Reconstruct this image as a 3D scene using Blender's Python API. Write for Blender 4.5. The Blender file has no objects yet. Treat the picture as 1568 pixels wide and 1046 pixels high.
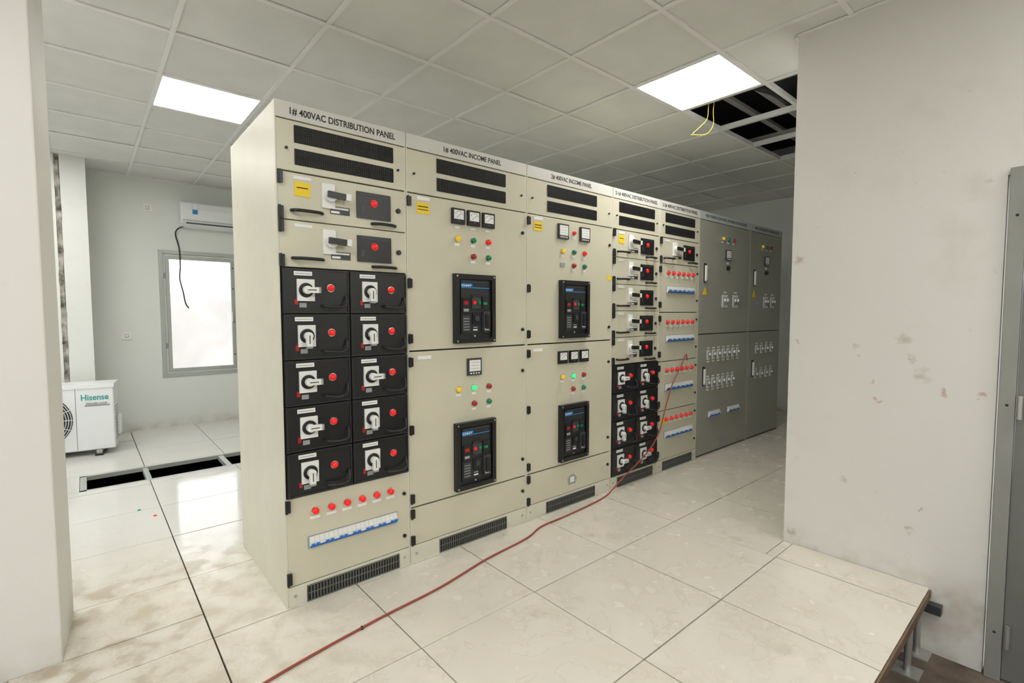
import bpy, math, random
from mathutils import Vector, Matrix
random.seed(7)
scene=bpy.context.scene
COL=bpy.context.collection
H=2.788
# ---------------------------------------------------------------- materials
MATS={}
def newmat(name):
    m=bpy.data.materials.new(name);m.use_nodes=True
    nt=m.node_tree;b=nt.nodes['Principled BSDF'];MATS[name]=m
    return m,nt,b
def N(nt,t,**kw):
    n=nt.nodes.new(t)
    for k,v in kw.items(): setattr(n,k,v)
    return n
def simple(name,col,rough=.5,metal=0,emit=0,var=.05,scale=6,bump=0,spec=.5):
    m,nt,b=newmat(name)
    b.inputs['Roughness'].default_value=rough;b.inputs['Metallic'].default_value=metal
    b.inputs['Specular IOR Level'].default_value=spec
    geo=N(nt,'ShaderNodeNewGeometry');no=N(nt,'ShaderNodeTexNoise');no.inputs['Scale'].default_value=scale;no.inputs['Detail'].default_value=2
    nt.links.new(geo.outputs['Position'],no.inputs['Vector'])
    r=N(nt,'ShaderNodeValToRGB');nt.links.new(no.outputs['Fac'],r.inputs['Fac'])
    r.color_ramp.elements[0].position=.3;r.color_ramp.elements[1].position=.7
    r.color_ramp.elements[0].color=[c*(1-var) for c in col]+[1];r.color_ramp.elements[1].color=[min(1,c*(1+var)) for c in col]+[1]
    nt.links.new(r.outputs[0],b.inputs['Base Color'])
    if emit:
        b.inputs['Emission Color'].default_value=list(col)+[1];b.inputs['Emission Strength'].default_value=emit
        try: m.cycles.emission_sampling='NONE'
        except Exception: pass
    if bump:
        bp=N(nt,'ShaderNodeBump');bp.inputs['Strength'].default_value=bump;bp.inputs['Distance'].default_value=.002
        n2=N(nt,'ShaderNodeTexNoise');n2.inputs['Scale'].default_value=scale*30;n2.inputs['Detail'].default_value=1;nt.links.new(geo.outputs['Position'],n2.inputs['Vector'])
        nt.links.new(n2.outputs['Fac'],bp.inputs['Height']);nt.links.new(bp.outputs[0],b.inputs['Normal'])
    return m
simple('cream_paint',(.585,.555,.43),.34,var=.03,scale=3)
simple('cream_edge',(.65,.625,.51),.4,var=.03)
simple('header_plate',(.60,.59,.54),.4,var=.03)
simple('grey_paint',(.335,.33,.28),.32,var=.04,scale=3)
simple('grey_header',(.48,.51,.52),.4,var=.03)
simple('gap_dark',(.03,.03,.028),.8)
simple('black_plastic',(.009,.009,.010),.32,var=.1)
simple('black_satin',(.016,.017,.019),.45,var=.1)
simple('grille_black',(.006,.006,.006),.6)
simple('charcoal',(.04,.043,.048),.4)
simple('vent_rib',(.014,.014,.014),.5)
simple('plinth_rib',(.14,.14,.125),.5)
simple('white_plastic',(.78,.78,.75),.35,var=.02)
simple('label_white',(.80,.80,.77),.5,var=.02)
simple('label_yellow',(.85,.60,.015),.5,var=.04)
simple('text_black',(.015,.015,.017),.6)
simple('text_teal',(.02,.35,.32),.5)
simple('blue_plastic',(.02,.16,.55),.35)
simple('blue_label',(.02,.22,.55),.4)
simple('red_lamp',(.75,.010,.010),.2,emit=.3,var=.05)
simple('red_dim',(.36,.015,.015),.2,emit=.04)
simple('green_lamp',(.005,.20,.08),.2,emit=.03)
simple('green_lit',(.03,.75,.25),.2,emit=.7)
simple('yellow_lamp',(.80,.50,.02),.2,emit=.2)
simple('chrome',(.62,.62,.62),.2,metal=1)
simple('steel',(.50,.50,.48),.4,metal=.7)
simple('alu_frame',(.42,.45,.42),.42,metal=.2)
simple('door_grey',(.17,.17,.155),.42,var=.05)
simple('door_jamb_grey',(.27,.27,.245),.42,var=.05)
simple('red_cable',(.30,.06,.04),.6)
simple('yellow_wire',(.75,.55,.05),.45)
simple('black_cable',(.015,.015,.015),.5)
simple('ac_white',(.80,.82,.82),.35,var=.015)
simple('ac_grille',(.30,.32,.33),.45)
simple('tbar_white',(.83,.83,.81),.45,var=.02)
simple('ceiling_tile',(.745,.75,.72),.85,var=.035,scale=4,bump=.3)
simple('plenum_dark',(.02,.02,.022),.9)
simple('concrete_dark',(.12,.09,.07),.95,var=.4,scale=9)
simple('column_rough',(.30,.28,.25),.95,var=.75,scale=14,bump=.5)
simple('tile_core',(.15,.095,.055),.7,var=.2)
m,nt,b=newmat('panel_light');b.inputs['Base Color'].default_value=(.9,.9,.9,1);b.inputs['Emission Color'].default_value=(1,.98,.94,1);b.inputs['Emission Strength'].default_value=22
# glass
m,nt,b=newmat('window_glass');out=nt.nodes['Material Output']
tr=N(nt,'ShaderNodeBsdfTransparent');gl=N(nt,'ShaderNodeBsdfGlossy');gl.inputs['Roughness'].default_value=.02;mx=N(nt,'ShaderNodeMixShader');mx.inputs[0].default_value=.06
nt.links.new(tr.outputs[0],mx.inputs[1]);nt.links.new(gl.outputs[0],mx.inputs[2]);nt.links.new(mx.outputs[0],out.inputs[0])
def math_(nt,op,a,b_=None,c=None):
    n=N(nt,'ShaderNodeMath',operation=op)
    for i,v in enumerate((a,b_,c)):
        if v is None: continue
        if isinstance(v,(int,float)): n.inputs[i].default_value=v
        else: nt.links.new(v,n.inputs[i])
    return n.outputs[0]
def mixc(nt,fac,c1,c2):
    n=N(nt,'ShaderNodeMix',data_type='RGBA')
    if isinstance(fac,float): n.inputs['Factor'].default_value=fac
    else: nt.links.new(fac,n.inputs['Factor'])
    for s,c in (('A',c1),('B',c2)):
        i=[q for q in n.inputs if q.name==s and q.type=='RGBA'][0]
        if isinstance(c,tuple): i.default_value=list(c)+[1]
        else: nt.links.new(c,i)
    return [q for q in n.outputs if q.type=='RGBA'][0]
def ramp(nt,f,p0,p1):
    n=N(nt,'ShaderNodeMapRange');n.inputs['From Min'].default_value=p0;n.inputs['From Max'].default_value=p1;n.clamp=True;nt.links.new(f,n.inputs['Value']);return n.outputs[0]
def noise(nt,vec,s,d=4,dist=0):
    n=N(nt,'ShaderNodeTexNoise');n.inputs['Scale'].default_value=s;n.inputs['Detail'].default_value=d;n.inputs['Distortion'].default_value=dist;nt.links.new(vec,n.inputs['Vector']);return n.outputs['Fac']
def wallmat(name,col,stain=(.42,.34,.24),amt=.25,spots=()):
    m,nt,b=newmat(name);geo=N(nt,'ShaderNodeNewGeometry');P=geo.outputs['Position']
    sep=N(nt,'ShaderNodeSeparateXYZ');nt.links.new(P,sep.inputs[0])
    n1=noise(nt,P,1.3,3);n2=noise(nt,P,7,5)
    f=math_(nt,'MULTIPLY',ramp(nt,n1,.52,.75),ramp(nt,n2,.5,.68));f=math_(nt,'MULTIPLY',f,amt)
    n3=noise(nt,P,26,5);sp=math_(nt,'MULTIPLY',math_(nt,'MULTIPLY',ramp(nt,n3,.68,.74),ramp(nt,n1,.45,.6)),amt*1.3);f=math_(nt,'MAXIMUM',f,sp)
    base=math_(nt,'SUBTRACT',1,ramp(nt,sep.outputs[2],-.02,.12));f2=math_(nt,'MULTIPLY',math_(nt,'MULTIPLY',base,ramp(nt,n2,.38,.66)),.65)
    f=math_(nt,'MAXIMUM',f,f2)
    c=mixc(nt,math_(nt,'MULTIPLY',n1,.25),col,tuple(x*.86 for x in col))
    c=mixc(nt,f,c,stain)
    if spots:
        nv=N(nt,'ShaderNodeTexNoise');nv.inputs['Scale'].default_value=30;nv.inputs['Detail'].default_value=5;nt.links.new(P,nv.inputs['Vector'])
        vs=N(nt,'ShaderNodeVectorMath',operation='SCALE');nt.links.new(nv.outputs['Color'],vs.inputs[0]);vs.inputs['Scale'].default_value=.09
        dv=N(nt,'ShaderNodeVectorMath',operation='ADD');nt.links.new(P,dv.inputs[0]);nt.links.new(vs.outputs[0],dv.inputs[1])
        for (px,py,pz,r,sc) in spots:
            d=N(nt,'ShaderNodeVectorMath',operation='DISTANCE');nt.links.new(dv.outputs[0],d.inputs[0]);d.inputs[1].default_value=(px+.045,py+.045,pz+.045)
            c=mixc(nt,math_(nt,'MULTIPLY',math_(nt,'SUBTRACT',1,ramp(nt,d.outputs['Value'],r*.2,r*1.05)),.62),c,sc)
    nt.links.new(c,b.inputs['Base Color']);b.inputs['Roughness'].default_value=.75
    bp=N(nt,'ShaderNodeBump');bp.inputs['Strength'].default_value=.2;bp.inputs['Distance'].default_value=.004;nt.links.new(noise(nt,P,14,3),bp.inputs['Height']);nt.links.new(bp.outputs[0],b.inputs['Normal'])
    return m
wallmat('wall_paint',(.745,.765,.73),amt=.12)
wallmat('wall_paint_left',(.73,.715,.68),amt=.25)
br=(.38,.28,.19);rd=(.38,.15,.08);gy=(.46,.41,.33)
wallmat('wall_paint_right',(.725,.71,.67),amt=.22,spots=[(2.355,-1.195,1.59,.035,br),(2.355,-1.672,1.17,.036,gy),(2.355,-1.744,1.0,.036,gy),(2.355,-1.70,1.08,.022,gy),(2.355,-1.582,.862,.014,rd),(2.355,-1.55,.95,.014,br),(2.355,-1.47,1.131,.020,gy),(2.355,-1.49,1.08,.014,br),(2.355,-1.826,.925,.02,rd),(2.355,-1.95,.93,.014,rd),(2.355,-1.443,.423,.02,gy),(2.355,-1.72,.25,.02,br),(2.355,-1.73,.14,.014,br),(2.355,-1.76,.36,.014,rd),(2.355,-1.2,.06,.03,br),(2.355,-1.2,1.15,.02,br)])
# floor
m,nt,b=newmat('floor_tile');geo=N(nt,'ShaderNodeNewGeometry');P=geo.outputs['Position'];sep=N(nt,'ShaderNodeSeparateXYZ');nt.links.new(P,sep.inputs[0])
fx=math_(nt,'FLOOR',math_(nt,'DIVIDE',math_(nt,'SUBTRACT',sep.outputs[0],.916),.6));fy=math_(nt,'FLOOR',math_(nt,'DIVIDE',math_(nt,'SUBTRACT',sep.outputs[1],-.611),.6))
cb=N(nt,'ShaderNodeCombineXYZ');nt.links.new(fx,cb.inputs[0]);nt.links.new(fy,cb.inputs[1])
wn=N(nt,'ShaderNodeTexWhiteNoise',noise_dimensions='3D');nt.links.new(cb.outputs[0],wn.inputs['Vector'])
sc=N(nt,'ShaderNodeVectorMath',operation='SCALE');nt.links.new(wn.outputs['Color'],sc.inputs[0]);sc.inputs['Scale'].default_value=20
ad=N(nt,'ShaderNodeVectorMath',operation='ADD');nt.links.new(P,ad.inputs[0]);nt.links.new(sc.outputs[0],ad.inputs[1]);PT=ad.outputs[0]
nA=noise(nt,PT,2.4,5,1.4)
c=mixc(nt,ramp(nt,nA,.3,.72),(.685,.65,.57),(.635,.595,.505))
v=math_(nt,'ABSOLUTE',math_(nt,'SUBTRACT',nA,.5));vein=math_(nt,'MULTIPLY',math_(nt,'SUBTRACT',1,ramp(nt,v,0,.010)),.25)
c=mixc(nt,vein,c,(.44,.36,.26))
nB=noise(nt,P,1.7,4,.4);nC=noise(nt,P,9,6);nD=noise(nt,P,34,5)
d1=math_(nt,'MULTIPLY',ramp(nt,nB,.46,.72),ramp(nt,nC,.47,.68))
d2=math_(nt,'MULTIPLY',ramp(nt,nD,.64,.70),ramp(nt,nB,.40,.6))
lx=math_(nt,'SUBTRACT',1,ramp(nt,sep.outputs[0],-.6,.4));ly=math_(nt,'SUBTRACT',1,ramp(nt,sep.outputs[1],.7,1.2));extra=math_(nt,'MULTIPLY',math_(nt,'MULTIPLY',lx,ly),ramp(nt,nC,.44,.60))
dirt=math_(nt,'MAXIMUM',math_(nt,'MAXIMUM',math_(nt,'MULTIPLY',d1,.32),math_(nt,'MULTIPLY',d2,.4)),math_(nt,'MULTIPLY',extra,.65))
ysafe=math_(nt,'SUBTRACT',1,math_(nt,'MULTIPLY',ramp(nt,sep.outputs[1],.7,1.4),.7));dirt=math_(nt,'MULTIPLY',dirt,ysafe)
c=mixc(nt,dirt,c,(.32,.25,.16))
clean=math_(nt,'MULTIPLY',ramp(nt,sep.outputs[1],.6,1.4),.6)
c=mixc(nt,clean,c,(.67,.68,.67))
nt.links.new(c,b.inputs['Base Color'])
ro=math_(nt,'ADD',math_(nt,'ADD',.15,math_(nt,'MULTIPLY',ramp(nt,nC,.4,.7),.14)),math_(nt,'MULTIPLY',dirt,.5));ro=math_(nt,'SUBTRACT',ro,math_(nt,'MULTIPLY',clean,.2))
nt.links.new(math_(nt,'MAXIMUM',ro,.05),b.inputs['Roughness'])
# ---------------------------------------------------------------- mesh builder
class Part:
    def __init__(s): s.V=[];s.F=[];s.M=[];s.S=[];s.mats=[]
    def mi(s,m):
        if m not in s.mats: s.mats.append(m)
        return s.mats.index(m)
    def add(s,vs,fs,m,smooth=False):
        o=len(s.V);s.V+= [tuple(v) for v in vs];k=s.mi(m)
        for f in fs: s.F.append([o+i for i in f]);s.M.append(k);s.S.append(smooth)
    def box(s,x0,x1,y0,y1,z0,z1,m):
        s.add([(x0,y0,z0),(x1,y0,z0),(x1,y1,z0),(x0,y1,z0),(x0,y0,z1),(x1,y0,z1),(x1,y1,z1),(x0,y1,z1)],[(0,3,2,1),(4,5,6,7),(0,1,5,4),(1,2,6,5),(2,3,7,6),(3,0,4,7)],m)
    def rbox(s,cx,cz,w,h,y0,y1,ang,m):
        c,q=math.cos(ang),math.sin(ang);vs=[]
        for y in (y0,y1):
            for dx,dz in ((-w/2,-h/2),(w/2,-h/2),(w/2,h/2),(-w/2,h/2)): vs.append((cx+dx*c-dz*q,y,cz+dx*q+dz*c))
        s.add(vs,[(0,1,2,3),(7,6,5,4),(0,4,5,1),(1,5,6,2),(2,6,7,3),(3,7,4,0)],m)
    def prism(s,pts,y0,y1,m):
        n=len(pts);vs=[(x,y0,z) for x,z in pts]+[(x,y1,z) for x,z in pts]
        s.add(vs,[tuple(range(n)),tuple(range(2*n-1,n-1,-1))]+[(i,i+n,(i+1)%n+n,(i+1)%n) for i in range(n)],m)
    def cyl(s,c,ax,r,l,m,n=16,r2=None,cap=True):
        r2=r if r2 is None else r2;ax=Vector(ax).normalized();u=ax.orthogonal().normalized();w=ax.cross(u);c=Vector(c);vs=[]
        for k,rr in ((0,r),(1,r2)):
            for i in range(n):
                a=2*math.pi*i/n;vs.append(c+ax*l*k+(u*math.cos(a)+w*math.sin(a))*rr)
        s.add(vs,[(i,(i+1)%n,(i+1)%n+n,i+n) for i in range(n)],m,True)
        if cap: s.add(vs,[tuple(range(n-1,-1,-1)),tuple(range(n,2*n))],m)
    def dome(s,c,ax,r,hh,m,n=14,k=4):
        ax=Vector(ax).normalized();u=ax.orthogonal().normalized();w=ax.cross(u);c=Vector(c);vs=[]
        for j in range(k):
            t=j/k*math.pi/2
            for i in range(n):
                a=2*math.pi*i/n;vs.append(c+ax*hh*math.sin(t)+(u*math.cos(a)+w*math.sin(a))*r*math.cos(t))
        vs.append(c+ax*hh);fs=[(j*n+i,j*n+(i+1)%n,(j+1)*n+(i+1)%n,(j+1)*n+i) for j in range(k-1) for i in range(n)]
        fs+=[((k-1)*n+i,(k-1)*n+(i+1)%n,k*n) for i in range(n)];s.add(vs,fs,m,True)
    def ring(s,c,ax,r,tr,m,n=32,k=6):
        ax=Vector(ax).normalized();u=ax.orthogonal().normalized();w=ax.cross(u);c=Vector(c);vs=[]
        for i in range(n):
            a=2*math.pi*i/n;d=u*math.cos(a)+w*math.sin(a)
            for j in range(k):
                b=2*math.pi*j/k;vs.append(c+d*(r+tr*math.cos(b))+ax*tr*math.sin(b))
        s.add(vs,[(i*k+j,((i+1)%n)*k+j,((i+1)%n)*k+(j+1)%k,i*k+(j+1)%k) for i in range(n) for j in range(k)],m,True)
    def tube(s,pts,r,m,n=8):
        pts=[Vector(p) for p in pts];vs=[];L=len(pts);prev=None
        for i,p in enumerate(pts):
            t=(pts[min(i+1,L-1)]-pts[max(i-1,0)]).normalized()
            u=t.orthogonal().normalized() if prev is None else (prev-t*prev.dot(t)).normalized()
            prev=u;w=t.cross(u)
            for j in range(n):
                a=2*math.pi*j/n;vs.append(p+(u*math.cos(a)+w*math.sin(a))*r)
        fs=[(i*n+j,i*n+(j+1)%n,(i+1)*n+(j+1)%n,(i+1)*n+j) for i in range(L-1) for j in range(n)]
        s.add(vs,fs,m,True);s.add(vs,[tuple(range(n-1,-1,-1)),tuple(range((L-1)*n,L*n))],m)
    def build(s,name,parent=None,bevel=0,loc=(0,0,0)):
        me=bpy.data.meshes.new(name);me.from_pydata(s.V,[],s.F)
        for k in s.mats: me.materials.append(MATS[k])
        me.polygons.foreach_set('material_index',s.M);me.polygons.foreach_set('use_smooth',s.S);me.update()
        o=bpy.data.objects.new(name,me);COL.objects.link(o);o.location=loc
        if parent: o.parent=parent
        if bevel:
            md=o.modifiers.new('bevel','BEVEL');md.width=bevel;md.segments=2;md.limit_method='ANGLE';md.angle_limit=math.radians(50)
        return o
def empty(name,loc=(0,0,0),rz=0):
    e=bpy.data.objects.new(name,None);COL.objects.link(e);e.location=loc;e.rotation_euler=(0,0,rz);e.empty_display_size=.1;return e
def text(name,body,x0,x1,zc,y,mat,parent,maxh=None,bold=False):
    c=bpy.data.curves.new(name,'FONT');c.body=body;c.size=.05;c.align_x='CENTER';c.align_y='CENTER';c.extrude=.0004
    if bold: c.offset=.0008
    c.materials.append(MATS[mat]);o=bpy.data.objects.new(name,c);COL.objects.link(o)
    bpy.context.view_layer.update();w=o.dimensions.x;hh=o.dimensions.y
    sx=(x1-x0)/w;sy=sx*1.25
    if maxh: sy=maxh/hh
    o.scale=(sx,sy,1);o.location=((x0+x1)/2,y,zc);o.rotation_euler=(math.pi/2,0,0);o.parent=parent;return o
def spline(pts,n=8):
    P=[Vector(p) for p in pts];P=[P[0]*2-P[1]]+P+[P[-1]*2-P[-2]];out=[]
    for i in range(1,len(P)-2):
        for k in range(n):
            t=k/n;a,b,c,d=P[i-1:i+3];out.append(.5*((2*b)+(c-a)*t+(2*a-5*b+4*c-d)*t*t+(3*b-a-3*c+d)*t**3))
    out.append(P[-2]);return out
# ---------------------------------------------------------------- room shell
def wallbox(name,boxes,mat):
    p=Part()
    for b in boxes: p.box(*b,mat)
    return p.build(name)
ZT=3.5;ZB=-.31
wallbox('wall_far',[(-2.75,.03,4.61,4.81,ZB,ZT),(.85,6.6,4.61,4.81,ZB,ZT),(.03,.85,4.61,4.81,ZB,.57),(.03,.85,4.61,4.81,2.02,ZT)],'wall_paint')
# unseen west wall; window openings added to brighten near room and back room
wallbox('wall_west',[(-2.75,-2.6,-4.3,-3.2,ZB,ZT),(-2.75,-2.6,-3.2,-.9,ZB,.35),(-2.75,-2.6,-3.2,-.9,2.35,ZT),(-2.75,-2.6,-.9,1.3,ZB,ZT),(-2.75,-2.6,1.3,3.1,ZB,.55),(-2.75,-2.6,1.3,3.1,2.1,ZT),(-2.75,-2.6,3.1,4.61,ZB,ZT)],'wall_paint')
wallbox('wall_east',[(6.4,6.6,-1.16,4.61,ZB,ZT)],'wall_paint')
wallbox('wall_back',[(-2.6,2.55,-4.3,-4.1,ZB,ZT)],'wall_paint')
p=Part();pts=[(-2.6,.20),(-.737,.20),(-.711,.59),(-2.6,.59)]
p.add([(x,y,ZB) for x,y in pts]+[(x,y,ZT) for x,y in pts],[(3,2,1,0),(4,5,6,7),(0,1,5,4),(1,2,6,5),(2,3,7,6),(3,0,4,7)],'wall_paint_left');p.build('wall_left',None,.006)
wallbox('wall_right',[(2.355,2.55,-2.0,-1.16,ZB,ZT),(2.355,2.55,-2.9,-2.0,1.88,ZT),(2.355,2.55,-4.1,-2.9,ZB,ZT)],'wall_paint_right')
wallbox('wall_front',[(2.55,6.6,-1.36,-1.16,ZB,ZT)],'wall_paint')
p=Part();p.box(-1.15,-.79,4.12,4.605,ZB,ZT,'wall_paint');p.box(-.752,-.565,4.12,4.605,ZB,ZT,'wall_paint')
n=70;zs=[i*3.4/n for i in range(n+1)];L=[-.79+random.uniform(-.004,.008) for _ in zs];Rr=[-.752+random.uniform(-.008,.004) for _ in zs];yy=[4.117+random.uniform(-.0,.006) for _ in zs]
p.add([(a,4.116,z) for a,z in zip(L,zs)]+[((a+c)/2,y,z) for a,c,y,z in zip(L,Rr,yy,zs)]+[(a,4.116,z) for a,z in zip(Rr,zs)],[f for i in range(n) for f in ((i,i+n+1,i+n+2,i+1),(i+n+1,i+2*n+2,i+2*n+3,i+n+2))],'column_rough')
p.box(-.79,-.752,4.13,4.6,ZB,3.4,'column_rough')
p.build('column')
# subfloor
wallbox('subfloor_slab',[(-2.6,6.4,-4.1,4.61,ZB-.1,ZB)],'concrete_dark')
# raised floor
hole=(-.70,1.9,2.50,2.95)
def sub(r,h):
    x0,x1,y0,y1=r;a0,a1,b0,b1=h
    if a0>=x1 or a1<=x0 or b0>=y1 or b1<=y0: return [r]
    o=[]
    if b0>y0:o.append((x0,x1,y0,b0))
    if b1<y1:o.append((x0,x1,b1,y1))
    yy0,yy1=max(y0,b0),min(y1,b1)
    if a0>x0:o.append((x0,a0,yy0,yy1))
    if a1<x1:o.append((a1,x1,yy0,yy1))
    return o
p=Part()
for i in range(-6,10):
    for j in range(-2,10):
        x0=.916+.6*i;y0=-.611+.6*j;x1=x0+.6;y1=y0+.6
        x0=max(x0,-2.6);x1=min(x1,6.4);y1=min(y1,4.61)
        if x1-x0<.02 or y1-y0<.02: continue
        rs=[(x0,x1,y0,y1)]
        for h in (hole,(2.353,9,-9,-1.16),(-9,-.74,.20,.59),(-1.15,-.565,4.12,4.62)):
            rs=[q for r in rs for q in sub(r,h)]
        g=.0022+random.uniform(0,.001)
        for r in rs:
            dz=random.uniform(-.0012,.0008)
            p.box(r[0]+g,r[1]-g,r[2]+g,r[3]-g,-.012,dz,'floor_tile');p.box(r[0]+g,r[1]-g,r[2]+g,r[3]-g,-.038,-.0121,'tile_core')
fl=p.build('floor',bevel=.001)
# understructure at the exposed floor edge
e=empty('raised_floor_pedestals')
p=Part()
for k,x in enumerate([.916,1.516,2.116,2.30]):
    for y in (-1.78,-1.211):
        if x>2.2 and y>-1.5: continue
        p.cyl((x,y,ZB),(0,0,1),.014,.31-.045,'steel');p.box(x-.05,x+.05,y-.05,y+.05,ZB,ZB+.006,'steel');p.box(x-.04,x+.04,y-.025,y+.04,-.048,-.0385,'steel')
p.build('posts',e)
p=Part();p.box(.3,2.34,-1.80,-1.775,-.075,-.049,'steel');p.box(2.30,2.33,-1.80,-1.2,-.078,-.049,'steel');p.box(2.305,2.40-.05,-1.86,-1.79,-.10,-.06,'charcoal')
p.box(.3,2.34,-1.818,-1.811,-.040,-.004,'tile_core')
p.build('stringers',e)
# trench frame
e=empty('floor_trench_frame');p=Part()
x0,x1,y0,y1=hole
for a in [(x0-.0,x1,y0,y0+.035),(x0,x1,y1-.02,y1),(x0,x0+.04,y0,y1)]: p.box(a[0],a[1],a[2],a[3],-.035,-.002,'alu_frame')
p.box(-.30,-.265,y0,y1,-.05,-.01,'alu_frame');p.box(.26,.30,y0,y1,-.05,-.01,'alu_frame');p.box(.86,.90,y0,y1,-.05,-.01,'alu_frame')
for x in (-.5,-.05,.5): p.box(x,x+.25,y0+.1,y1-.08,-.30,-.22,'charcoal')
p.tube(spline([(-.6,2.8,-.2),(-.2,2.7,-.12),(.3,2.75,-.15),(.9,2.7,-.2)]),.018,'black_cable')
p.build('frame_bars',e)
# ceiling
CX,CY=.984,.390
lights=[(2,-2),(-2,2),(-4,1),(-4,4),(-1,-6),(-4,-3),(1,-7),(-4,-6)]  # visible panels come first; the rest are unseen, added to fill the room
holes=[(i,j) for i in (3,4,5) for j in (-2,-3)]
p=Part();pl=Part();pf=Part()
for i in range(-6,10):
    for j in range(-8,8):
        x0=CX+.6*i;y0=CY+.6*j;x1=x0+.6;y1=y0+.6
        if (i,j) in lights:
            t=.020;pl.box(x0+t,x1-t,y0+t,y1-t,H+.004,H+.012,'panel_light')
            for q in [(x0+.012,x1-.012,y0+.012,y0+t),(x0+.012,x1-.012,y1-t,y1-.012),(x0+.012,x0+t,y0+t,y1-t),(x1-t,x1-.012,y0+t,y1-t)]: pf.box(*q,H-.002,H+.012,'white_plastic')
            continue
        x0=max(x0,-2.6);x1=min(x1,6.4);y0=max(y0,-4.1);y1=min(y1,4.61)
        if x1-x0<.01 or y1-y0<.01 or (i,j) in holes: continue
        p.box(x0,x1,y0,y1,H+.006+random.uniform(0,.003),H+.02,'ceiling_tile')
p.build('ceiling')
e=empty('ceiling_panels_and_fill');pl.build('diffusers',e);pf.build('frames',e)
p=Part();w=.012
for i in range(-6,10):
    x=CX+.6*i
    if -2.6<x<6.4: p.box(x-w,x+w,-4.1,4.61,H-.0015,H+.006,'tbar_white');p.box(x-.002,x+.002,-4.1,4.61,H+.006,H+.04,'tbar_white')
for j in range(-8,8):
    y=CY+.6*j
    if -4.1<y<4.61: p.box(-2.6,6.4,y-w,y+w,H-.002,H+.0055,'tbar_white');p.box(-2.6,6.4,y-.002,y+.002,H+.0055,H+.04,'tbar_white')
p.build('ceiling_grid')
p=Part()
L=[(-2.6,6.4,4.59,4.61),(2.355,6.4,-1.16,-1.14),(6.38,6.4,-1.16,4.61),(2.335,2.355,-4.1,-1.16),(-2.6,-.725,.585,.605),(-2.6,-.725,.18,.20),(-.725,-.705,.18,.605)]
for a in L: p.box(*a,H-.003,H+.0045,'tbar_white')
p.build('trim_1')
wallbox('plenum_slab',[(-2.6,6.4,-4.1,4.61,3.45,3.5)],'plenum_dark')
# services in the ceiling void
e=empty('ceiling_void_services');p=Part()
for y in (-.95,-.62,-.38): p.box(2.6,5.2,y,y+.045,H+.17+y*.05,H+.20+y*.05,'steel')
for x in (3.05,3.7,4.2): p.box(x,x+.04,-1.1,0.2,H+.12,H+.15,'steel')
p.tube(spline([(2.7,-.3,H+.25),(3.4,-.7,H+.12),(4.2,-.5,H+.3),(5,-.9,H+.2)]),.02,'black_cable')
p.box(3.2,4.6,-.75,-.45,H+.35,H+.5,'charcoal')
p.build('rails',e)
p=Part()
p.tube(spline([(2.84,-.42,H+.2),(2.83,-.40,H+.02),(2.85,-.38,H-.08),(2.80,-.36,H-.14),(2.74,-.33,H-.20)]),.002,'yellow_wire',6)
p.tube(spline([(2.87,-.44,H+.2),(2.86,-.42,H-.02),(2.90,-.40,H-.12),(2.85,-.37,H-.19),(2.70,-.34,H-.22)]),.002,'yellow_wire',6)
p.build('hanging_wires',e)
# ---------------------------------------------------------------- windows
def frame(p,x0,x1,z0,z1,t,y0,y1,m):
    p.box(x0,x0+t,y0,y1,z0,z1,m);p.box(x1-t,x1,y0,y1,z0,z1,m);p.box(x0+t,x1-t,y0,y1,z0,z0+t,m);p.box(x0+t,x1-t,y0,y1,z1-t,z1,m)
e=empty('window_1');p=Part();X0,X1,Z0,Z1=.03,.85,.57,2.02
frame(p,X0+.001,X1-.001,Z0+.001,Z1-.001,.04,4.60,4.66,'alu_frame');frame(p,X0+.041,X1-.041,Z0+.041,Z1-.041,.022,4.625,4.655,'white_plastic')
frame(p,X0+.065,X1-.065,Z0+.065,Z1-.065,.035,4.61,4.65,'alu_frame')
for z in (.8,1.2,1.6,1.85): p.cyl((X1-.08,4.608,z),(0,-1,0),.008,.006,'black_satin',8)
for z in (.9,1.7): p.cyl((X0+.055,4.62,z),(0,0,1),.008,.06,'steel',8)
p.box(X1-.10,X1-.08,4.585,4.61,1.2,1.32,'steel')
p.build('frame',e,.0015)
p=Part();p.box(X0+.09,X1-.09,4.63,4.635,Z0+.09,Z1-.09,'window_glass');p.build('glass',e)
for nm,(ya,yb,za,zb) in (('added_window_2',(-3.2,-.9,.35,2.35)),('added_window_3',(1.3,3.1,.55,2.1))):  # frames for the unseen openings added to let daylight in
    e=empty(nm);p=Part();t=.05
    for a in ((ya,ya+t,za,zb),(yb-t,yb,za,zb),(ya,yb,za,za+t),(ya,yb,zb-t,zb),((ya+yb)/2-t/2,(ya+yb)/2+t/2,za,zb)): p.box(-2.68,-2.63,a[0],a[1],a[2],a[3],'alu_frame')
    p.build('frame',e)
# wall outlets
for (x,z) in ((-.05,2.47),(-.28,1.06)):
    p=Part();p.box(x-.043,x+.043,4.598,4.609,z-.043,z+.043,'white_plastic')
    for dx,dz in ((-.012,.01),(.012,.01),(-.014,-.014),(.014,-.014),(0,-.02)): p.box(x+dx-.003,x+dx+.003,4.5965,4.599,z+dz-.005,z+dz+.005,'gap_dark')
    p.build('wall_outlet',None,.002)
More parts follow.
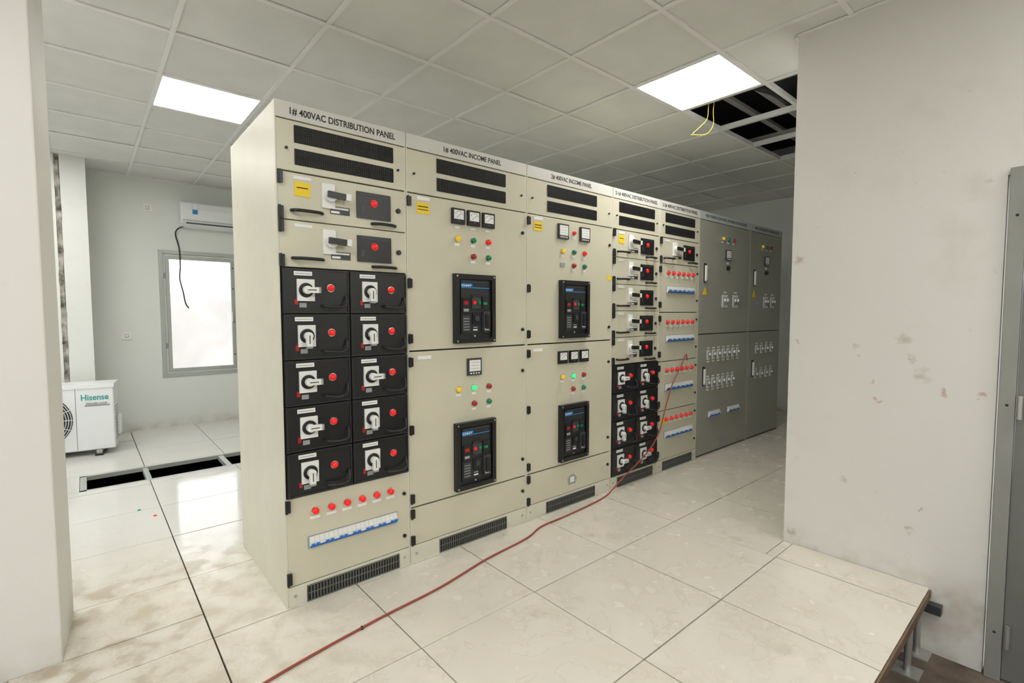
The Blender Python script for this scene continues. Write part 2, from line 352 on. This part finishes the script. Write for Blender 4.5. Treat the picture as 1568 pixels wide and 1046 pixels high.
# indoor AC
e=empty('wall_air_conditioner');p=Part()
prof=[(4.608,2.56),(4.45,2.565),(4.415,2.54),(4.40,2.47),(4.40,2.36),(4.43,2.315),(4.50,2.285),(4.608,2.28)]
n=len(prof);xa,xb=.235,1.08
vs=[(xa,y,z) for y,z in prof]+[(xb,y,z) for y,z in prof]
p.add(vs,[tuple(range(n)),tuple(range(2*n-1,n-1,-1))]+[(i,i+n,(i+1)%n+n,(i+1)%n) for i in range(n)],'ac_white')
p.build('body',e,.008)
p=Part();p.box(xa+.05,xb-.05,4.415,4.43,2.312,2.325,'charcoal');p.box(xa+.02,xb-.02,4.398,4.401,2.345,2.35,'ac_grille')
p.box(xa+.11,xa+.16,4.396,4.401,2.42,2.53,'blue_label');p.box(xa+.11,xa+.16,4.395,4.400,2.47,2.53,'label_white')
p.build('vent_slot',e)
p=Part();p.tube(spline([(.27,4.50,2.29),(.22,4.56,2.26),(.20,4.595,2.20),(.23,4.60,2.05),(.235,4.60,1.85),(.225,4.59,1.70),(.25,4.575,1.55),(.27,4.575,1.42),(.30,4.57,1.36)]),.007,'black_cable');p.build('power_cable',e)
# outdoor unit
e=empty('air_conditioner_outdoor_unit',(-.445,3.64,0),math.radians(-8));p=Part()
W,D,HH=.82,.30,.60
p.box(-W,0,0,D,.05,.05+HH,'ac_white');p.build('casing',e,.012)
p=Part();p.box(-W-.004,.004,-.006,D+.004,.05+HH-.03,.05+HH+.006,'ac_white');p.box(-.275,-.27,-.0015,.0,.06,.62,'ac_grille')
for k in range(11): p.box(.0,.003,.06,.24,.12+k*.03,.127+k*.03,'ac_grille')
cx,cz=-.53,.345
p.cyl((cx,-.001,cz),(0,-1,0),.235,.002,'charcoal',40)
for r in [.03+.018*k for k in range(12)]: p.ring((cx,-.02,cz),(0,1,0),r,.0028,'ac_white',36,5)
for k in range(16):
    a=k*math.pi/8;p.tube([(cx+.03*math.cos(a),-.02,cz+.03*math.sin(a)),(cx+.238*math.cos(a),-.018,cz+.238*math.sin(a))],.003,'ac_white',5)
p.dome((cx,-.018,cz),(0,-1,0),.035,.012,'ac_white')
for x in (-.7,-.12): p.box(x-.03,x+.03,-.03,D+.03,0,.018,'black_satin');p.box(x-.02,x+.02,-.015,D+.015,.015,.05,'steel')
p.box(.003,.03,.15,.26,.15,.33,'ac_white')
p.build('grille_and_feet',e)
text('logo',"Hisense",-.235,-.04,.535,-.002,'text_teal',e,.055,True)
text('logo_sub',"HIGH EER 1.0 KW",-.20,-.05,.48,-.002,'text_black',e,.016)
p=Part();p.box(-.21,-.03,-.0022,-.001,.455,.47,'ac_grille');p.build('rating_label',e)
# litter on the floor
p=Part();p.dome((-.33,1.62,.001),(0,0,1),.010,.007,'red_lamp');p.build('plastic_cap')
p=Part();p.dome((-.40,1.80,.001),(0,0,1),.010,.007,'text_teal');p.build('plastic_cap')
# ---------------------------------------------------------------- steel door on right wall
e=empty('door_1');p=Part()
p.box(2.335,2.40,-2.060,-2.008,ZB,1.905,'door_jamb_grey');p.box(2.335,2.40,-2.935,-2.865,ZB,1.905,'door_jamb_grey');p.box(2.335,2.40,-2.865,-2.060,1.84,1.905,'door_jamb_grey')
p.build('jambs',e,.003)
p=Part();p.box(2.35,2.39,-2.862,-2.063,ZB+.01,1.837,'door_grey')
for z in (1.7,.9,-.1): p.cyl((2.330,-2.075,z-.05),(0,0,1),.009,.1,'steel',10);p.box(2.333,2.336,-2.04,-2.03,z,z+.01,'gap_dark')
p.build('leaf',e,.002)
# ---------------------------------------------------------------- switchgear detail
Y=(0,-1,0)
def lamp(p,x,z,m,r=.0125,label=True,lw=.03):
    p.cyl((x,0,z),Y,r*1.25,.006,'chrome',16);p.cyl((x,-.006,z),Y,r,.008,m,16);p.dome((x,-.014,z),Y,r,r*.7,m)
    if label: p.box(x-lw/2,x+lw/2,-.0015,0,z-r-.022,z-r-.009,'label_white')
def lock(p,x,z,r=.009): p.cyl((x,0,z),Y,r,.008,'black_satin',14);p.cyl((x,-.008,z),Y,r*.55,.004,'charcoal',12)
def hinge(p,x,z,h=.04): p.box(x-.004,x+.016,-.014,.002,z-h/2,z+h/2,'black_plastic');p.cyl((x,-.010,z-h/2-.003),(0,0,1),.006,h+.006,'black_plastic',10)
def grille(p,x0,x1,z0,z1):
    p.box(x0,x1,-.0015,.0,z0,z1,'grille_black');n=int((x1-x0)/.0095)
    for i in range(n+1):
        x=x0+(x1-x0)*i/n;p.box(x-.0015,x+.0015,-.004,-.0015,z0+.003,z1-.003,'vent_rib')
    p.box(x0,x1,-.004,-.001,(z0+z1)/2-.001,(z0+z1)/2+.001,'grille_black')
def gauge(p,x,z,s=.082):
    p.box(x-s/2,x+s/2,-.016,0,z-s/2,z+s/2,'black_plastic');t=s*.12
    p.box(x-s/2+t,x+s/2-t,-.0175,-.016,z-s/2+s*.3,z+s/2-t,'label_white')
    p.rbox(x-.002,z+.002,s*.5,.0018,-.0182,-.0175,math.radians(38),'text_black')
    p.box(x-s*.12,x+s*.12,-.0175,-.016,z-s*.36,z-s*.26,'charcoal')
    pts=[(x+s*.38*math.cos(a),-.0182,z-s*.18+s*.5*math.sin(a)) for a in [math.radians(35+i*11) for i in range(11)]];p.tube(pts,.0008,'text_black',4)
def meter(p,x,z,s=.09):
    p.box(x-s/2,x+s/2,-.014,0,z-s/2,z+s/2,'charcoal');p.box(x-s*.40,x+s*.40,-.016,-.014,z-s*.26,z+s*.40,'label_white')
    for i in range(3): p.box(x-s*.3,x+s*.3,-.0165,-.016,z+s*(.25-.18*i),z+s*(.25-.18*i)+.002,'ac_grille')
    for i in range(4): p.box(x-s*.34+i*s*.19,x-s*.24+i*s*.19,-.0165,-.014,z-s*.42,z-s*.34,'white_plastic')
def acb(p,x0,x1,z0,z1):
    w=x1-x0;h=z1-z0;t=.026
    frame(p,x0,x1,z0,z1,t,-.030,0,'black_plastic');p.box(x0+t,x1-t,-.012,0,z0+t,z1-t,'black_satin')
    for a,b in ((x0+.012,z0+.012),(x1-.012,z0+.012),(x0+.012,z1-.012),(x1-.012,z1-.012)): p.cyl((a,-.03,b),Y,.005,.003,'steel',8)
    X=lambda f:x0+w*f
    Z=lambda f:z0+h*f
    p.box(X(.15),X(.85),-.020,-.012,Z(.13),Z(.90),'black_satin')
    p.box(X(.17),X(.83),-.022,-.020,Z(.88),Z(.905),'charcoal')
    p.box(X(.15),X(.42),-.0235,-.020,Z(.825),Z(.865),'blue_label')
    p.box(X(.15),X(.85),-.0222,-.020,Z(.80),Z(.812),'blue_label')
    p.box(X(.17),X(.36),-.026,-.02,Z(.42),Z(.66),'black_plastic');p.box(X(.21),X(.31),-.027,-.026,Z(.56),Z(.61),'red_dim');
    p.box(X(.20),X(.32),-.0275,-.026,Z(.46),Z(.50),'ac_grille')
    p.box(X(.40),X(.62),-.028,-.02,Z(.50),Z(.66),'charcoal')
    p.cyl((X(.455),-.028,Z(.59)),Y,.010,.006,'red_lamp',12);p.cyl((X(.58),-.028,Z(.59)),Y,.010,.006,'green_lamp',12)
    p.box(X(.41),X(.62),-.0285,-.02,Z(.66),Z(.70),'text_black')
    p.box(X(.66),X(.82),-.026,-.02,Z(.50),Z(.68),'black_plastic');p.box(X(.69),X(.79),-.0265,-.026,Z(.56),Z(.60),'green_lamp')
    p.box(X(.18),X(.36),-.024,-.02,Z(.17),Z(.40),'charcoal')
    for k in range(5): p.box(X(.20),X(.34),-.0245,-.024,Z(.19+.04*k),Z(.200+.04*k),'ac_grille')
    p.box(X(.42),X(.62),-.026,-.02,Z(.28),Z(.44),'black_plastic');p.cyl((X(.52),-.026,Z(.36)),Y,.016,.006,'charcoal',16)
    p.box(X(.66),X(.83),-.038,-.02,Z(.16),Z(.46),'charcoal');p.box(X(.70),X(.79),-.044,-.038,Z(.2),Z(.42),'black_plastic')
    p.box(X(.69),X(.79),-.0392,-.038,Z(.185),Z(.215),'white_plastic');p.box(X(.44),X(.54),-.0245,-.02,Z(.18),Z(.20),'label_white')
    p.box(X(.44),X(.54),-.0245,-.02,Z(.22),Z(.235),'ac_grille')
    p.cyl((X(.5),-.012,Z(.10)),Y,.006,.004,'steel',8)
def rotary(p,x,z,s,ang,lever='white_plastic'):
    p.box(x-s*.5,x+s*.5,-.010,0,z-s*.64,z+s*.64,'white_plastic')
    p.ring((x,-.012,z),Y,s*.36,s*.07,'black_plastic',20,6);p.cyl((x,-.010,z),Y,s*.36,.006,'black_plastic',20)
    p.cyl((x,-.016,z),Y,s*.24,.022,lever,16)
    cx=x+math.cos(ang)*s*.30;cz=z+math.sin(ang)*s*.30
    p.rbox(cx,cz,s*.78,s*.34,-.044,-.026,ang,lever)
    tx=x+math.cos(ang)*s*.66;tz=z+math.sin(ang)*s*.66;p.rbox(tx,tz,s*.12,s*.34,-.0445,-.0255,ang,'ac_grille')
    p.rbox(x+math.cos(ang)*s*.2,z+math.sin(ang)*s*.2,s*.5,s*.05,-.0455,-.044,ang,'charcoal')
def handle(p,x0,x1,z,drop=.012,m='black_plastic'):
    p.tube(spline([(x0,0,z),(x0+.008,-.022,z-.002),(x0+.03,-.032,z-drop),(x1-.03,-.032,z-drop),(x1-.008,-.022,z-.002),(x1,0,z)],4),.0072,m,8)
def bmod(p,x0,x1,z0,z1,k=0):
    h=z1-z0;w=x1-x0
    p.box(x0+.002,x1-.002,-.010,.0,z0+.002,z1-.002,'black_plastic')
    frame(p,x0+.004,x1-.004,z0+.004,z1-.004,.006,-.014,-.010,'black_satin')
    q=Part()
    lx=x0+w*.17;q.box(lx,lx+w*.26,-.0025,0,z0+h*.84,z0+h*.93,'label_white');q.box(lx+.004,lx+w*.24,-.003,-.0025,z0+h*.875,z0+h*.89,'ac_grille')
    rotary(q,x0+w*.33,z0+h*.52,w*.25,[0,-.12,-1.57,0][k%4] if k%2==0 else (-1.57 if k%3 else 0))
    lamp(q,x0+w*.70,z0+h*.58,'red_lamp',.0145,False)
    q.box(x0+w*.17,x0+w*.22,-.002,0,z0+h*.2,z0+h*.32,'red_dim');q.box(x0+w*.24,x0+w*.34,-.002,0,z0+h*.14,z0+h*.24,'ac_grille')
    q.tube(spline([(x0+w*.56,0,z0+h*.20),(x0+w*.60,-.03,z0+h*.17),(x0+w*.78,-.036,z0+h*.15),(x0+w*.9,-.03,z0+h*.20),(x0+w*.93,-.01,z0+h*.38),(x0+w*.93,0,z0+h*.4)],4),.005,'black_satin',6)
    for vi in range(len(q.V)): q.V[vi]=(q.V[vi][0],q.V[vi][1]-.010,q.V[vi][2])
    o=len(p.V);p.V+=q.V
    for f,mi_,s_ in zip(q.F,q.M,q.S): p.F.append([o+i for i in f]);p.M.append(p.mi(q.mats[mi_]));p.S.append(s_)
def drawer(p,x0,x1,z0,z1,yellow=True,k=0):
    w=x1-x0;h=z1-z0;X=lambda f:x0+w*f;Z=lambda f:z0+h*f
    if yellow: p.rbox(X(.17),Z(.66),w*.11,h*.30,-.0025,0,-.04,'label_yellow');p.box(X(.13),X(.21),-.003,-.0025,Z(.68),Z(.70),'text_black')
    p.box(X(.11),X(.235),-.002,0,Z(.86),Z(.93),'label_white')
    s=w*.095;x=X(.355);z=Z(.60);p.box(x-s*.5,x+s*.5,-.010,0,z-s*.95,z+s*.95,'white_plastic');p.cyl((x+.006,-.010,z),Y,s*.46,.02,'white_plastic',16)
    p.rbox(x+.035,z+.001,.095,.026,-.044,-.026,-.06,'black_plastic');p.rbox(x+.078,z-.001,.022,.030,-.046,-.024,-.06,'white_plastic')
    p.box(X(.37),X(.52),-.002,0,Z(.23),Z(.40),'charcoal');p.box(X(.375),X(.51),-.003,-.002,Z(.34),Z(.38),'label_white');p.box(X(.375),X(.44),-.003,-.002,Z(.25),Z(.30),'label_white')
    p.box(X(.575),X(.86),-.008,0,Z(.22),Z(.82),'black_plastic');p.box(X(.60),X(.63),-.009,-.008,Z(.34),Z(.5),'charcoal')
    p.cyl((X(.715),-.008,Z(.58)),Y,.017,.004,'red_lamp',18);p.dome((X(.715),-.012,Z(.58)),Y,.015,.008,'red_lamp');p.box(X(.60),X(.84),-.009,-.008,Z(.74),Z(.77),'charcoal')
    handle(p,X(.09),X(.31),Z(.20),.002);handle(p,X(.70),X(.90),Z(.12),.002);lock(p,X(.93),Z(.5),.012)
    hinge(p,x0+.004,Z(.86),.05);hinge(p,x0+.004,Z(.14),.05)
def mcbstrip(p,x0,x1,z0,z1,n=18):
    h=z1-z0;p.box(x0-.006,x1+.006,-.003,0,z0-.004,z1+.004,'ac_grille')
    for i in range(n):
        a=x0+(x1-x0)*i/n;b=x0+(x1-x0)*(i+1)/n-.0012
        p.box(a,b,-.014,-.003,z0,z1,'white_plastic');p.box(a,b,-.022,-.014,z0+h*.28,z0+h*.62,'white_plastic');p.box(a,b,-.0155,-.014,z0+h*.03,z0+h*.24,'blue_plastic')
        if i%3!=2: p.box(a+.003,b-.003,-.030,-.022,z0+h*.30,z0+h*.46,'blue_plastic')
def door(p,x0,x1,z0,z1,m): p.box(x0+.002,x1-.002,0,.018,z0+.002,z1-.002,m)
def carcass(e,x0,x1,m,hm,depth=.8,base=True):
    p=Part();p.box(x0+.001,x1-.001,.0185,depth,.0,2.19,m)
    p.box(x0+.001,x0+.008,.0,.0185,.0,2.19,m);p.box(x1-.008,x1-.001,.0,.0185,.0,2.19,m)
    if base: p.box(x0+.008,x1-.008,.0,.0185,.0,.088,m)
    p.build('carcass',e,.0015)
    q=Part();q.box(x0+.008,x1-.008,.015,.0184,.09 if base else 0,2.12,'gap_dark');q.build('door_gaps',e)
    q=Part();q.box(x0+.002,x1-.002,-.003,.0185,2.122,2.192,hm);q.build('header_strip',e,.001)
def plinth(p,x0,x1,a,b):
    p.box(a,b,-.002,0,.004,.072,'grille_black');n=int((b-a)/.014)
    for i in range(n+1):
        x=a+(b-a)*i/n;p.box(x-.002,x+.002,-.005,-.002,.008,.068,'plinth_rib')
    frame(p,a-.004,b+.004,.001,.076,.005,-.005,0,'plinth_rib');p.box(a,b,-.004,-.002,.037,.041,'plinth_rib')
    for x in (x0+.03,x1-.03): p.cyl((x,0,.045),Y,.007,.004,'steel',8)
# cabinet 1
B=[0,.610,1.424,2.255,2.852,3.469,4.46,5.235]
def vdoor(pd,pp,x0,x1,a,b,m='cream_paint'):
    door(pd,x0,x1,1.905,2.12,m);grille(pp,a,b,2.028,2.102);grille(pp,a,b,1.935,2.003)
    lock(pp,x0+.04,2.0,.006);lock(pp,x1-.04,2.0,.006)
e=empty('distribution_switchgear_cabinet');x0,x1=B[0]+.006,B[1]-.004;carcass(e,B[0],B[1],'cream_edge','header_plate')
pd=Part();pp=Part();vdoor(pd,pp,x0,x1,.08,.54)
for i,(a,b) in enumerate(((1.70,1.903),(1.497,1.70))): door(pd,x0,x1,a,b,'cream_paint');drawer(pp,x0,x1,a,b,i==0)
zz=[1.495,1.297,1.095,.893,.69,.49]
for r in range(5):
    for c in range(2):
        a=x0+.004+(x1-x0-.008)/2*c;bmod(pp,a,a+(x1-x0-.008)/2,zz[r+1],zz[r],[0,2,0,0,2][r] if c==0 else [1,1,3,1,1][r])
door(pd,x0,x1,.09,.488,'cream_paint')
for i in range(6): lamp(pp,.13+.074*i,.41,'red_lamp',.015,True,.045)
mcbstrip(pp,.10,.53,.247,.295,20)
for z in (.455,.13): hinge(pp,x0,z,.05)
lock(pp,x1-.03,.38);lock(pp,x1-.03,.16)
plinth(pp,x0,x1,.09,.54);pd.build('doors',e,.002);pp.build('modules_and_controls',e)
text('title','1# 400VAC DISTRIBUTION PANEL',.06,.55,2.155,-.0035,'text_black',e,.032,True)
# incomer cabinets
def incomer(B0,B1,va,vb,title,ta,tb,kind):
    e=empty('incoming_switchgear_cabinet');carcass(e,B0,B1,'cream_edge','header_plate');x0,x1=B0+.005,B1-.005;pd=Part();pp=Part()
    vdoor(pd,pp,x0,x1,va,vb);door(pd,x0,x1,1.107,1.903,'cream_paint');door(pd,x0,x1,.292,1.103,'cream_paint');door(pd,x0,x1,.09,.288,'cream_paint')
    cx=(x0+x1)/2+.004;d=.105
    for z in (1.86,1.45,1.17,1.05,.7,.34,.26,.12): hinge(pp,x0+.002,z,.045)
    for z in (1.78,1.2,.95,.40,.2): lock(pp,x1-.03,z,.010)
    pp.rbox(x0+.09,1.835,.075,.055,-.0025,0,0,'label_yellow');pp.box(x0+.06,x0+.12,-.003,-.0025,1.84,1.845,'text_black');pp.box(x0+.06,x0+.12,-.003,-.0025,1.825,1.829,'text_black');pp.box(x0+.055,x0+.13,-.002,0,1.875,1.893,'label_white');pp.box(x0+.05,x0+.13,-.002,0,1.06,1.078,'label_white')
    if kind==0:
        for i in (-1,0,1): gauge(pp,cx+i*.103,1.82);pp.box(cx+i*.103-.015,cx+i*.103+.015,-.0015,0,1.757,1.768,'label_white')
        meter(pp,cx,1.00,.095)
    else:
        meter(pp,cx-d,1.825,.095);meter(pp,cx+d,1.825,.095);lamp(pp,cx,1.825,'red_lamp')
        for i in (-1,0,1): gauge(pp,cx+i*d,1.01)
        pp.box(x1-.05,x1-.005,-.002,0,1.535,1.565,'label_yellow')
    for zt in (1.70,.88):
        g='green_lamp' if (zt>1)else 'green_lit'
        for x,m in ((cx-d,'yellow_lamp'),(cx,g),(cx+d,'red_lamp' if zt>1 else 'red_dim')): lamp(pp,x,zt,m,.0145)
        lamp(pp,cx,zt-.088,'red_dim',.0145);lamp(pp,cx+d,zt-.088,'green_lamp',.0145)
        if kind==1 and zt>1: pp.box(cx-d-.02,cx-d+.02,-.006,0,zt-.10,zt-.075,'ac_grille')
    acb(pp,cx-.138,cx+.138,1.135,1.512);acb(pp,cx-.138,cx+.138,.318,.695)
    if kind==1: pp.prism([(cx-.035,.14),(cx+.035,.14),(cx+.045,.18),(cx+.02,.205),(cx-.02,.205),(cx-.045,.18)],-.002,0,'ac_grille');pp.box(cx-.02,cx+.02,-.0025,-.002,.155,.19,'label_white')
    plinth(pp,x0,x1,va,vb);pd.build('doors',e,.002);pp.build('breakers_and_controls',e)
    text('title',title,ta,tb,2.157,-.0035,'text_black',e,.03,True)
    for z in (1.448,.631): text('breaker_logo','CHNT',cx-.095,cx-.03,z,-.0238,'label_white',e,.011,True)
incomer(B[1],B[2],.79,1.255,'1# 400VAC INCOME PANEL',.83,1.22,0)
incomer(B[2],B[3],1.60,2.075,'2# 400VAC INCOME PANEL',1.63,2.02,1)
# cabinet 4
e=empty('distribution_switchgear_cabinet');carcass(e,B[3],B[4],'cream_edge','header_plate');x0,x1=B[3]+.005,B[4]-.005;pd=Part();pp=Part()
vdoor(pd,pp,x0,x1,2.33,2.775)
zz=[1.903,1.705,1.51,1.315,1.12,.92]
for i in range(5): door(pd,x0,x1,zz[i+1],zz[i],'cream_paint');drawer(pp,x0,x1,zz[i+1],zz[i],i==0)
zz=[.918,.712,.506,.30,.094]
for r in range(4):
    for c in range(2): a=x0+.004+(x1-x0-.008)/2*c;bmod(pp,a,a+(x1-x0-.008)/2,zz[r+1],zz[r],r+c)
plinth(pp,x0,x1,2.34,2.79);pd.build('doors',e,.002);pp.build('modules_and_controls',e)
text('title','2-1# 400VAC DISTRIBUTION PANEL',2.28,2.81,2.157,-.0035,'text_black',e,.03,True)
# cabinet 5
e=empty('distribution_switchgear_cabinet');carcass(e,B[4],B[5],'cream_edge','header_plate');x0,x1=B[4]+.005,B[5]-.005;pd=Part();pp=Part()
vdoor(pd,pp,x0,x1,2.93,3.38);door(pd,x0,x1,1.70,1.903,'cream_paint');drawer(pp,x0,x1,1.70,1.903,False)
for z0,z1,zl,zs in ((1.305,1.698,1.625,1.49),(.905,1.303,1.225,1.09),(.50,.903,.83,.69),(.09,.498,.425,.295)):
    door(pd,x0,x1,z0,z1,'cream_paint')
    for i in range(6): lamp(pp,2.975+.077*i,zl,'red_lamp',.015,True,.045)
    mcbstrip(pp,2.96,3.38,zs-.026,zs+.026,18);hinge(pp,x0,z1-.05,.045);hinge(pp,x0,z0+.06,.045);lock(pp,x1-.03,z0+.1);lock(pp,x1-.03,z1-.06)
pp.rbox(x0+.09,.41,.06,.05,-.0025,0,0,'label_yellow')
plinth(pp,x0,x1,2.94,3.39);pd.build('doors',e,.002);pp.build('modules_and_controls',e)
text('title','2-2# 400VAC DISTRIBUTION PANEL',2.88,3.42,2.157,-.0035,'text_black',e,.03,True)
# grey cabinets
def brk(p,x,z,w=.05,h=.10):
    p.box(x-w/2,x+w/2,-.003,0,z-h/2,z+h/2,'white_plastic');p.box(x-w*.32,x+w*.32,-.012,-.003,z-h*.3,z+h*.3,'ac_grille');p.box(x-w*.15,x+w*.15,-.024,-.012,z-.004,z+h*.2,'white_plastic')
def pull(p,x,z,h=.17):
    p.box(x-.016,x+.016,-.008,0,z-h/2,z+h/2,'black_satin');p.box(x-.010,x+.010,-.022,-.008,z-h/2+.012,z+h/2-.02,'white_plastic');p.cyl((x,-.008,z-h/2+.02),Y,.007,.016,'chrome',10)
def grey(B0,B1,title,kind):
    e=empty('lighting_switchgear_cabinet' if kind==0 else 'emergency_switchgear_cabinet');carcass(e,B0,B1,'grey_paint','grey_header',base=False);x0,x1=B0+.008,B1-.008;pd=Part();pp=Part()
    door(pd,x0,x1,1.112,2.12,'grey_paint');door(pd,x0,x1,.012,1.108,'grey_paint');w=x1-x0
    cx=3.99 if kind==0 else 4.84
    meter(pp,cx,1.84,.10)
    for i,m in enumerate(('yellow_lamp','green_lamp','red_dim')): lamp(pp,cx+(i-1)*.105,1.985,m,.015,True,.045)
    pp.cyl((cx,0,1.72),Y,.02,.02,'black_plastic',14);pp.box(cx-.02,cx+.02,-.003,0,1.755,1.775,'label_white')
    pull(pp,x0+.09,1.655);pull(pp,x0+.10,.73)
    pp.prism([(x0+.06,1.46),(x0+.14,1.46),(x0+.10,1.53)],-.002,0,'label_yellow')
    sw=[3.95,4.16] if kind==0 else [4.85,5.02]
    for x in sw:
        brk(pp,x-.025,1.41,.055,.12);brk(pp,x+.03,1.41,.055,.12);pp.box(x-.03,x+.03,-.002,0,1.485,1.50,'label_white')
    if kind==0:
        for zz_,n in ((.92,7),(.66,6)):
            for i in range(n): x=3.66+i*.095;brk(pp,x,zz_,.052,.09);pp.box(x-.022,x+.022,-.002,0,zz_+.055,zz_+.068,'label_white');pp.box(x-.022,x+.022,-.002,0,zz_-.068,zz_-.055,'label_white')
        mcbstrip(pp,3.68,3.88,.345,.395,9);mcbstrip(pp,4.05,4.27,.345,.395,9)
    else:
        for zz_ in (.92,.66):
            for i in range(4): x=4.66+i*.12;brk(pp,x,zz_,.055,.09);pp.box(x-.022,x+.022,-.002,0,zz_+.055,zz_+.068,'label_white')
    cc=(x0+x1)/2;pp.prism([(cc-.05,.06),(cc+.05,.06),(cc+.06,.10),(cc+.03,.135),(cc-.03,.135),(cc-.06,.10)],-.002,0,'ac_grille')
    pd.build('doors',e,.002);pp.build('controls',e)
    text('title',title,B0+.09,B1-.09,2.157,-.0035,'text_black',e,.026)
grey(B[5],B[6],'400V MAIN LIGHTING DISTRIBUTION BOARD',0)
grey(B[6],B[7],'400V EMERGENCY DISTRIBUTION',1)
# red cable
p=Part();p.tube(spline([(-.75,-.62,.006),(-.45,-.50,.006),(-.17,-.41,.006),(.24,-.34,.006),(.60,-.30,.006),(.93,-.23,.006),(1.25,-.19,.006),(1.43,-.13,.006),(1.65,-.12,.006),(2.0,-.09,.006),(2.17,-.055,.008),(2.32,-.055,.08),(2.50,-.06,.16),(2.68,-.06,.25),(2.80,-.058,.36),(2.90,-.05,.55),(3.0,-.045,.72),(3.12,-.045,.85),(3.20,-.045,.95),(3.22,-.045,.90)],8),.005,'red_cable',8)
p.ring((.19,-.348,.006),(1,.15,0),.0062,.003,'black_cable',12,5)
p.build('red_power_cable')
# ---------------------------------------------------------------- world
w=bpy.data.worlds.new('World');scene.world=w;w.use_nodes=True;nt=w.node_tree;bg=nt.nodes['Background']
tc=N(nt,'ShaderNodeTexCoord');sp=N(nt,'ShaderNodeSeparateXYZ');nt.links.new(tc.outputs['Generated'],sp.inputs[0])
nz=noise(nt,tc.outputs['Generated'],14,6,.6);hz=math_(nt,'ADD',sp.outputs[2],math_(nt,'MULTIPLY',nz,.05))
gr=mixc(nt,ramp(nt,nz,.35,.65),(.36,.35,.33),(.42,.41,.40))
c=mixc(nt,ramp(nt,hz,.045,.085),gr,(.93,.97,1.0));nt.links.new(c,bg.inputs[0]);bg.inputs[1].default_value=2.8
# ---------------------------------------------------------------- camera
yw,pt,rl=[math.radians(a) for a in (49.267,3.241,.065)]
h=Vector((math.cos(yw),math.sin(yw),0));r0=Vector((math.sin(yw),-math.cos(yw),0));z=Vector((0,0,1))
F=h*math.cos(pt)-z*math.sin(pt);U0=h*math.sin(pt)+z*math.cos(pt);R=r0*math.cos(rl)-U0*math.sin(rl);U=U0*math.cos(rl)+r0*math.sin(rl)
cam=bpy.data.cameras.new('camera');co=bpy.data.objects.new('camera',cam);COL.objects.link(co)
M=Matrix((R,U,-F)).transposed().to_4x4();M.translation=Vector((-.631,-2.250,1.298));co.matrix_world=M
cam.sensor_width=36;cam.lens=761.09/1568*36;cam.clip_start=.02
scene.camera=co
scene.view_settings.view_transform='Standard'
